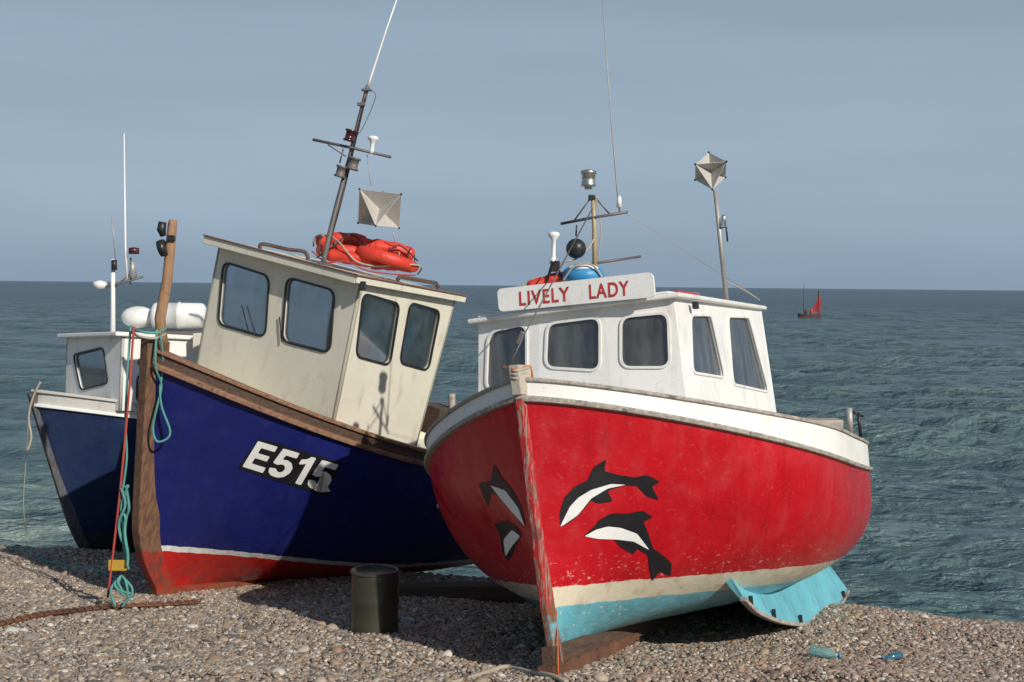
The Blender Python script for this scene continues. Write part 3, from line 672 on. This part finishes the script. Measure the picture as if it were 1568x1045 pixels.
def qmap(q,bb_):
    x0,x1,y0,y1=bb_
    def f(x,y):
        u=(x-x0)/(x1-x0);v=(y-y0)/(y1-y0)
        BL,BR,TR,TL=q
        return tuple((1-u)*(1-v)*BL[i]+u*(1-v)*BR[i]+u*v*TR[i]+(1-u)*v*TL[i] for i in(0,1))
    return f
polydecal(B,'registration_plate',[(396,671),(524,709),(499,760),(363,717)],M_dolb,.004,2)
# registration number: block stencil strokes for E 5 1 5 (drawn flat, then laid on the planking)
def stroke(P,wd_):
    out=[]
    L=[Vector(p) for p in P];left=[];right=[]
    for i,p in enumerate(L):
        a=L[max(i-1,0)];b_=L[min(i+1,len(L)-1)];t=(b_-a).normalized();nn=Vector((-t.y,t.x));left.append(tuple(p+nn*wd_/2));right.append(tuple(p-nn*wd_/2))
    return left+right[::-1]
def poly5(ox):
    # outline of a bold 5, unit height 1
    return [(ox+.08,1.0),(ox+.66,1.0),(ox+.66,.8),(ox+.28,.8),(ox+.26,.63),(ox+.42,.66),(ox+.6,.6),(ox+.71,.45),(ox+.71,.27),(ox+.6,.09),(ox+.42,0),(ox+.2,0),(ox+.05,.09),(ox+.0,.25),(ox+.22,.28),(ox+.29,.2),(ox+.4,.19),(ox+.48,.26),(ox+.49,.37),(ox+.42,.46),(ox+.3,.47),(ox+.2,.41),(ox+.02,.44)]
chars=[[(0,0),(.72,0),(.72,.2),(.22,.2),(.22,.41),(.64,.41),(.64,.6),(.22,.6),(.22,.8),(.7,.8),(.7,1),(0,1)],
 poly5(.82),
 [(1.86,0),(2.07,0),(2.07,1),(1.9,1),(1.82,.88),(1.64,.82),(1.64,.64),(1.76,.67),(1.86,.73)],
 poly5(2.2)]
qm=qmap([(371,714),(497,754),(520,712),(395,675)],(0,2.91,0,1))
M_num=paint('white_number',(.78,.78,.75),.45,.05,.3,(.35,.33,.3),.001)
for ci,ch_ in enumerate(chars):
    decal(B,'registration_number',fill2d([rounded(ch_,.035,2)]),qm,M_num,.008,6)
r=hit(B,672,774)
if r: sphere('scupper',r[0],.03,M_wplast,B,False)
# ================================================================= THIRD BOAT
C=Boat('blue_fishing_boat',pose(atY(126,878,13.8),45,4,3))
hc=mkhull(5.5,1.15,.6,.62,.1,1.88,1.4,1.8,p=2.3,bp=1.4)
build_hull(C,hc,None)
M_b3=bandhull('dark_blue_hull_paint',[(.03,.035,.04),(.015,.03,.085)],[.45],0,dirtcol=(.01,.012,.02),scuff=(.2,.22,.26),scuffamt=.3)
C.hull.data.materials.clear();C.hull.data.materials.append(M_b3)
M_gw=paint('grey_white_gunwale',(.5,.49,.45),.55,.1,.5,(.22,.19,.15))
for sd_ in(1,-1):
    lo=path(hc,sd_,lambda t:0,.004);hi=path(hc,sd_,lambda t:.14,.01);strip(C,'bulwark',lo,hi,M_gw)
    sweep(C,'gunwale_cap',path(hc,sd_,lambda t:.14,0),sd_,[(-.08,0),(.04,0),(.04,.03),(-.08,.03)],M_gw)
    sweep(C,'rubbing_strake',path(hc,sd_,None,0),sd_,[(-.01,-.015),(.03,-.015),(.03,.02),(-.01,.02)],M_wplast)
A=path(hc,1,lambda t:.1,-.05);A=[P3(p.x,max(0,p.y),p.z) for p in A];strip(C,'deck',A,[P3(p.x,-p.y,p.z) for p in A],M_gw)
stem(C,'stem_post',hc,2.0,stemmat('dark_stem',[(.05,.05,.055),(.07,.075,.09)],[.5],(.2,.19,.18),.3,.1),.04,.04,.08)
def f3(x):
    c2,ff=x;return [proj(C.M@P3(ff,-c2,2.2))[0]-100,proj(C.M@P3(ff,c2,2.2))[0]-185]
c2,ff=solve(f3,[.5,-1.2]);fa=ff-1.4
wt=loc(C,145,517,0,ff).z
def wrc(x): return wt
bot=[(fa,-c2),(ff,-c2),(ff,c2),(fa,c2)]
z3=1.84
def wlc(i,j,name,wins,**k):
    wall(C,name,P3(*bot[i],z3),P3(*bot[j],z3),P3(bot[j][0],bot[j][1],wt),P3(bot[i][0],bot[i][1],wt),wins,M_white,M_blk,M_glass,**k)
wlc(1,2,'wheelhouse_front',[[(113,544),(158,533),(166,586),(124,597)]],rad=.07)
wlc(2,3,'wheelhouse_side',[],mirror=True,local_wins=[[(.2,.1),(.6,.1),(.6,.4),(.2,.4)],[(.8,.1),(1.2,.1),(1.2,.4),(.8,.4)]])
wlc(3,0,'wheelhouse_back',[],local_wins=[[(.2,.1),(.6,.1),(.6,.4),(.2,.4)]])
slab(C,'wheelhouse_roof',[(fa-.05,-c2-.05),(ff+.1,-c2-.05),(ff+.1,c2+.05),(fa-.05,c2+.05)],wrc,0,.05,M_white)
Yt=Y_of(C,ff-.5,0,2.4)
tube('mast',ws([(173,520,Yt),(173,397,Yt)]),[.03,.024],M_wplast,C)
tube('whip_antenna',ws([(195,428,Yt),(192,380,Yt),(190,205,Yt)]),[.016,.012,.007],M_wplast,C)
tube('thin_antenna',ws([(177,400,Yt),(171,332,Yt)]),.007,M_galv,C)
lathe('masthead_light',[(.001,-.06),(.03,-.06),(.03,.06),(.001,.06)],Matrix.Translation(atY(175,406,Yt-.03)),M_blk,C)
lathe('steaming_light',[(.001,-.04),(.06,-.04),(.06,.03),(.001,.04)],Matrix.Translation(atY(205,384,Yt-.03)),paint('dark_red_lens',(.06,.015,.015),.3),C)
lathe('antenna_cone',[(.001,-.1),(.05,-.1),(.025,.08),(.001,.09)],Matrix.Translation(atY(203,412,Yt)),M_galv,C)
lathe('deck_flood_light',[(.001,-.05),(.05,-.05),(.085,.0),(.07,.03),(.001,.05)],Matrix.Translation(atY(153,436,Yt)),M_wplast,C)
tube('mast_bracket',ws([(145,441,Yt),(173,437,Yt),(219,424,Yt)]),.014,M_mast,C)
tube('mast_bracket',ws([(200,436,Yt),(200,395,Yt)]),.012,M_mast,C);tube('mast_bracket',ws([(175,440,Yt),(200,420,Yt)]),.01,M_mast,C)
tube('hanging_line',smoothpts(ws([(44,640,13.6),(40,700,13.6),(36,770,13.6),(40,815,13.7)])),.004,M_rope,C,seg=6)
tube('bow_line_coil',smoothpts(ws([(62,585,13.4),(50,610,13.4),(44,640,13.4),(48,670,13.4),(42,690,13.4)])),.012,M_rope,C,seg=6)
Yl=Yt-.1
def Mdir(p,d): return Matrix.Translation(p)@Vector(d).normalized().to_track_quat('Z','Y').to_matrix().to_4x4()
p0=atY(232,484,Yl);p1=atY(316,485,Yl+.05);dd=(p1-p0);ln=dd.length
lathe('liferaft_canister',[(.001,0),(.1,.005),(.145,.03),(.155,.06),(.155,ln*.48),(.165,ln*.49),(.165,ln*.52),(.155,ln*.53),(.155,ln-.06),(.145,ln-.03),(.1,ln),(.001,ln)],Mdir(p0,dd),M_canister,C,seg=28)
sphere('white_fender',atY(212,486,Yl+.1),.17,M_canister,C,True,(1.15,1,.75))
box('canister_cradle',Matrix.Translation(atY(275,512,Yl+.05)),(.7,.3,.08),M_mast,C)
tube('cradle_leg',ws([(250,512,Yl),(250,600,Yl)]),.03,M_mast,C);tube('cradle_leg',ws([(305,512,Yl),(305,600,Yl)]),.03,M_mast,C)
box('net_hauler',Matrix.Translation(atY(308,524,Yl-.2)),(.14,.2,.2),M_creamw,C)
# ================================================================= GROUND
ZC=-.57;SEA=-1.9
def Yc(x): return min(14.2,max(9.5,12.3-.27*x))
def ghz(x,y):
    yc=Yc(x)
    if y<7.5: z=.0+(7.5-y)*.02
    elif y<yc: z=ZC*((y-7.5)/(yc-7.5))**.75
    else: z=ZC-.34*(y-yc)
    z+=.03*math.sin(x*1.3+y*.7)*math.sin(y*1.1-x*.5)+.02*math.sin(x*3.1+1)*math.sin(y*2.7)+.008*math.sin(x*7.3+y*3)*math.sin(y*6.1-x*2)
    if y>60: z=min(z,-15)
    return max(z,-18)
xs=[-6000,-1500,-400,-100,-40]+list(np.arange(-20,20.1,.16))+[40,100,400,1500,6000]
ys=[-6000,-1000,-200,-50,-20,-8,-2,1,3]+list(np.arange(4,17,.16))+[18,20,24,30,45,80,300,2000,9000,20000]
V=[(x,y,ghz(x,y)) for y in ys for x in xs];nx=len(xs)
Fc=[(j*nx+i,j*nx+i+1,(j+1)*nx+i+1,(j+1)*nx+i) for j in range(len(ys)-1) for i in range(nx-1)]
b=NB('shingle')
vo=b.n('ShaderNodeTexVoronoi');vo.inputs['Scale'].default_value=45;b.l(b.tc.outputs['Object'],vo.inputs[0])
s=b.n('ShaderNodeSeparateColor');b.l(vo.outputs['Color'],s.inputs[0])
cr_=b.n('ShaderNodeValToRGB');b.l(s.outputs[0],cr_.inputs[0]);cr_.color_ramp.elements[0].color=(.1,.08,.06,1);cr_.color_ramp.elements[1].color=(.42,.36,.29,1)
c=b.mix(b.rng(vo.outputs['Distance'],.2,.7,0,.85),cr_.outputs[0],(.06,.048,.036));b.l(c,b.b.inputs['Base Color']);b.b.inputs['Roughness'].default_value=.8
b.bump(b.math('MULTIPLY',vo.outputs['Distance'],-1),.02,1)
M_sh=b.m
ground=mk('shingle_beach',V,Fc,M_sh,None,False,True)
b=NB('pebble_stone');oi=b.n('ShaderNodeObjectInfo')
cr_=b.n('ShaderNodeValToRGB');b.l(oi.outputs['Random'],cr_.inputs[0]);cr_.color_ramp.interpolation='CONSTANT'
cols=[(.27,.215,.16),(.39,.31,.225),(.17,.14,.115),(.33,.25,.17),(.48,.41,.32),(.23,.19,.155),(.34,.21,.13),(.31,.27,.23),(.62,.57,.49),(.12,.1,.085),(.42,.34,.25),(.29,.2,.135),(.26,.23,.205),(.095,.08,.07)]
e=cr_.color_ramp.elements;e[0].color=(*cols[0],1);e[0].position=0;e[1].position=1/len(cols);e[1].color=(*cols[1],1)
for i in range(2,len(cols)): q_=e.new(i/len(cols));q_.color=(*cols[i],1)
c=b.mix(b.rng(b.noise(30,4),.4,.65,0,.5),cr_.outputs[0],(.22,.185,.145));b.l(c,b.b.inputs['Base Color']);b.b.inputs['Roughness'].default_value=.58
M_peb=b.m
xs2=np.arange(-7,7.1,.15)
V=[];Fc=[];ys2=np.arange(6.6,14.8,.15)
for y in ys2:
    for x in xs2: V.append((x,y,ghz(x,y)+.004))
nx2=len(xs2)
for j in range(len(ys2)-1):
    for i in range(nx2-1):
        if ys2[j]<Yc(xs2[i])+.5: Fc.append((j*nx2+i,j*nx2+i+1,(j+1)*nx2+i+1,(j+1)*nx2+i))
peb=mk('beach_pebbles',V,Fc,M_peb)
ng=bpy.data.node_groups.new('pebbles','GeometryNodeTree');ng.interface.new_socket('Geometry',in_out='INPUT',socket_type='NodeSocketGeometry');ng.interface.new_socket('Geometry',in_out='OUTPUT',socket_type='NodeSocketGeometry')
gi=ng.nodes.new('NodeGroupInput');go=ng.nodes.new('NodeGroupOutput')
def layer(dens,smin,smax,seed):
    dp=ng.nodes.new('GeometryNodeDistributePointsOnFaces');dp.inputs['Density'].default_value=dens;dp.inputs['Seed'].default_value=seed;ng.links.new(gi.outputs[0],dp.inputs[0])
    ic=ng.nodes.new('GeometryNodeMeshIcoSphere');ic.inputs['Radius'].default_value=1;ic.inputs['Subdivisions'].default_value=2
    ss=ng.nodes.new('GeometryNodeSetShadeSmooth');ng.links.new(ic.outputs[0],ss.inputs[0])
    sm=ng.nodes.new('GeometryNodeSetMaterial');sm.inputs['Material'].default_value=M_peb;ng.links.new(ss.outputs[0],sm.inputs[0])
    ip=ng.nodes.new('GeometryNodeInstanceOnPoints');ng.links.new(dp.outputs[0],ip.inputs[0]);ng.links.new(sm.outputs[0],ip.inputs['Instance'])
    rv=ng.nodes.new('FunctionNodeRandomValue');rv.data_type='FLOAT_VECTOR';rv.inputs[0].default_value=(smin,smin*.8,smin*.5);rv.inputs[1].default_value=(smax,smax*.8,smax*.55);rv.inputs['Seed'].default_value=seed+1
    rr=ng.nodes.new('FunctionNodeRandomValue');rr.data_type='FLOAT_VECTOR';rr.inputs[0].default_value=(-.5,-.5,0);rr.inputs[1].default_value=(.5,.5,6.28);rr.inputs['Seed'].default_value=seed+2
    ng.links.new(rv.outputs[0],ip.inputs['Scale']);ng.links.new(rr.outputs[0],ip.inputs['Rotation']);return ip.outputs[0]
jn=ng.nodes.new('GeometryNodeJoinGeometry')
for a_ in((1300,.008,.017,1),(420,.014,.026,11),(40,.024,.042,21),(2.5,.045,.07,31)): ng.links.new(layer(*a_),jn.inputs[0])
ng.links.new(jn.outputs[0],go.inputs[0]);peb.modifiers.new('g','NODES').node_group=ng
# ================================================================= SEA
r=[9.0]
while r[-1]<700: r.append(r[-1]*1.0062)
while r[-1]<30000: r.append(r[-1]*1.05)
r=np.array(r);an=np.linspace(-math.radians(46),math.radians(46),620)
RR,AA=np.meshgrid(r,an,indexing='ij');X=RR*np.sin(AA);Y=RR*np.cos(AA);Z=np.zeros_like(X)
sp=np.maximum(RR*.0062,RR*(an[1]-an[0]))
grp=.85+.35*np.sin(X*.11+Y*.05+np.sin(Y*.07)*2)*np.sin(Y*.09-X*.04+1)
for i in range(100):
    lam=.7*(1/.7*9)**(rng.random()**1.1);k=2*math.pi/lam
    th=math.radians(266)+rng.normal()*.36
    amp=.024*lam**.8*(.5+rng.random())
    fall=np.clip((lam/sp-1.8)/3,0,1)
    ph=k*(X*math.cos(th)+Y*math.sin(th))+rng.random()*6.28
    ph=ph+.7*np.sin(ph*.17+i)+.6*np.sin(X*.35/lam**.5+i*2.1)
    Z+=amp*fall*grp*(np.sin(ph)+.3*np.cos(2*ph))*.36
V=np.stack([X.ravel(),Y.ravel(),(Z+SEA).ravel()],1);na=len(an);nr=len(r)
idx=np.arange(nr*na).reshape(nr,na)
Fq=np.stack([idx[:-1,:-1],idx[:-1,1:],idx[1:,1:],idx[1:,:-1]],-1).reshape(-1,4)
me=bpy.data.meshes.new('sea');me.vertices.add(len(V));me.vertices.foreach_set('co',V.ravel().astype(np.float32));me.loops.add(Fq.size);me.loops.foreach_set('vertex_index',Fq[:,::-1].ravel().astype(np.int32))
me.polygons.add(len(Fq));me.polygons.foreach_set('loop_start',np.arange(0,Fq.size,4,dtype=np.int32));me.polygons.foreach_set('use_smooth',np.ones(len(Fq),bool));me.update();me.validate()
b=NB('sea_water')
sxyz=b.n('ShaderNodeSeparateXYZ');b.l(b.tc.outputs['Object'],sxyz.inputs[0])
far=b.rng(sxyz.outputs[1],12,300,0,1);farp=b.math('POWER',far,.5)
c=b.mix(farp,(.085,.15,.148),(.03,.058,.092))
c=b.mix(b.rng(b.noise(.035,4,stretch=(1,3,1)),.4,.62,0,.45),c,(.04,.08,.1))
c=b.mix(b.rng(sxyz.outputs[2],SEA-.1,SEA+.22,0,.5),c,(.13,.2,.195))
foam=b.math('MULTIPLY',b.rng(b.noise(1.1,7,stretch=(.8,2.0,1),rough=.75),.66,.71,0,.8),b.rng(sxyz.outputs[2],SEA+.05,SEA+.15,0,1))
shore=b.math('MULTIPLY',b.math('MULTIPLY',b.rng(sxyz.outputs[1],16,19,0,1),b.rng(sxyz.outputs[1],22,27,1,0)),b.rng(sxyz.outputs[0],-9,-5,1,0))
shore=b.math('MULTIPLY',shore,b.rng(b.noise(.9,6,stretch=(.6,2.2,1)),.42,.6,0,.65))
c=b.mix(shore,c,(.34,.42,.36))
c=b.mix(foam,c,(.6,.63,.64))
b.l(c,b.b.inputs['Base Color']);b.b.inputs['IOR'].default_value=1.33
b.l(b.rng(farp,0,1,.12,.28),b.b.inputs['Roughness']);b.l(b.rng(farp,.1,1,.5,.25),b.b.inputs['Specular IOR Level'])
h=b.math('ADD',b.math('MULTIPLY',b.noise(2.6,6,stretch=(1,1.7,1)),.8),b.math('MULTIPLY',b.noise(.6,5,stretch=(1,2.6,1)),3.2))
b.bump(h,.28,1.0)
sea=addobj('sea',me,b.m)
# ================================================================= distant sailing boat
Ysb=178.
Sb=bpy.data.objects.new('red_sailed_dinghy',None);sc.collection.objects.link(Sb)
c0=atY(1240,487,Ysb);c0.z=SEA;Sb.location=c0
M_sail=paint('tan_red_sail',(.3,.025,.03),.7,.1,.2);M_dk=paint('dinghy_hull',(.08,.03,.03),.5)
n=12;V=[];Fc=[]
for i in range(n+1):
    t=i/n;x=-1.6+3.2*t;bw=.62*math.sin(math.pi*min(1,.15+t*.85))**.6 if t<1 else 0.02;hz=.5+.2*(2*t-1)**2
    for a in np.linspace(0,math.pi,9): V.append((x,bw*math.cos(a),hz-(hz+.25)*max(0,math.sin(a))**.7))
for i in range(n):
    for j in range(8): Fc.append((i*9+j,i*9+j+1,(i+1)*9+j+1,(i+1)*9+j))
    Fc.append((i*9,(i+1)*9,(i+1)*9+8,i*9+8))
mk('hull',V,Fc,M_dk,Sb)
tube('mast',[(-.9,0,.3),(-.95,0,5.0)],.035,M_woodd,Sb,False);tube('mizzen_mast',[(1.3,0,.3),(1.2,0,4.1)],.04,M_woodd,Sb,False)
mk('red_sail',[(.1,.1,.9),(1.55,.35,.8),(1.75,.3,2.2),(1.15,.05,4.2),(1.0,.05,2.6)],[(0,1,2,4),(4,2,3)],M_sail,Sb)
mk('furled_sail',[(-1,-.05,.9),(-.85,.1,.9),(-.88,.1,2.6),(-1,-.05,2.8)],[(0,1,2,3)],M_sail,Sb)
for x in(-.6,.2): sphere('crew',(x,0,.95),.28,M_orange if x>0 else M_dk,Sb,False,(.7,.7,1.4))
# ================================================================= beach objects
def gp(px,py):
    o,d=ray(px,py);t=4.
    while t<30:
        p=o+d*t
        if p.z<=ghz(p.x,p.y): return p
        t+=.01
    return o+d*12
dr=bpy.data.objects.new('rubber_drum',None);sc.collection.objects.link(dr);p=gp(569,972);dr.location=p+P3(0,.18,0)
s_=.185
lathe('drum_body',[(.001,-.03),(s_*.96,-.03),(s_,0),(s_*.97,.05),(s_*.97,.2),(s_*1.0,.22),(s_*.97,.24),(s_*.98,.40),(s_*.97,.43),(s_*.86,.445),(s_*.84,.42),(.001,.41)],Matrix.Rotation(.02,4,'Y'),M_drum,dr,False,32)
torus('drum_rim',Matrix.Translation((0,0,.435)),s_*.93,.014,M_drum,dr,False)
def bottle(px,py,col,ang,s=1.):
    e_=bpy.data.objects.new('plastic_bottle',None);sc.collection.objects.link(e_);p=gp(px,py);e_.location=p+P3(0,0,.05*s);e_.rotation_euler=(math.pi/2+.1,0,ang)
    b=NB('bottle_plastic');b.b.inputs['Base Color'].default_value=(*col,1);b.b.inputs['Roughness'].default_value=.12;b.b.inputs['Transmission Weight'].default_value=.75
    lathe('bottle_body',[(.001,-.1*s),(.03*s,-.1*s),(.036*s,-.09*s),(.034*s,-.03*s),(.037*s,-.02*s),(.036*s,.04*s),(.015*s,.08*s),(.012*s,.1*s),(.001,.1*s)],ZI,b.m,e_,False)
    lathe('bottle_cap',[(.001,.1*s),(.015*s,.1*s),(.015*s,.12*s),(.001,.12*s)],ZI,M_bluefend,e_,False)
bottle(1262,1010,(.45,.8,.78),1.1);bottle(1367,1013,(.1,.35,.5),-1.3,.7);bottle(625,956,(.5,.55,.65),.9,.7)
ch=bpy.data.objects.new('rusty_mooring_chain',None);sc.collection.objects.link(ch)
pth=smoothpts([gp(x,y)+P3(0,0,.03) for x,y in((-60,975),(0,962),(60,948),(110,942),(170,935),(240,932),(300,928))],10)
tube('wire_core',pth,.012,M_rust,ch,False,8)
for i,p in enumerate(pth):
    torus('link',Matrix.Translation(p)@Matrix.Rotation((i%2)*math.pi/2,4,'X')@Matrix.Scale(1.4,4,(1,0,0)),.022,.008,M_rust,ch,False,12,6)
rp_=bpy.data.objects.new('beach_rope',None);sc.collection.objects.link(rp_)
tube('rope',smoothpts([gp(x,y)+P3(0,0,.02) for x,y in((690,1052),(735,1038),(775,1026),(810,1034),(845,1040),(868,1050))]),.016,M_rope,rp_,False,8)
tube('rope',smoothpts([gp(x,y)+P3(0,0,.02) for x,y in((40,845),(70,862),(110,870),(160,880),(200,905))]),.012,M_teal,rp_,False,8)
tk=bpy.data.objects.new('timber_skid',None);sc.collection.objects.link(tk)
p=gp(690,922);box('timber_baulk',Matrix.Translation(p+P3(0,.25,.03))@Matrix.Rotation(.1,4,'Z'),(1.3,.18,.14),M_woodd,tk,False)
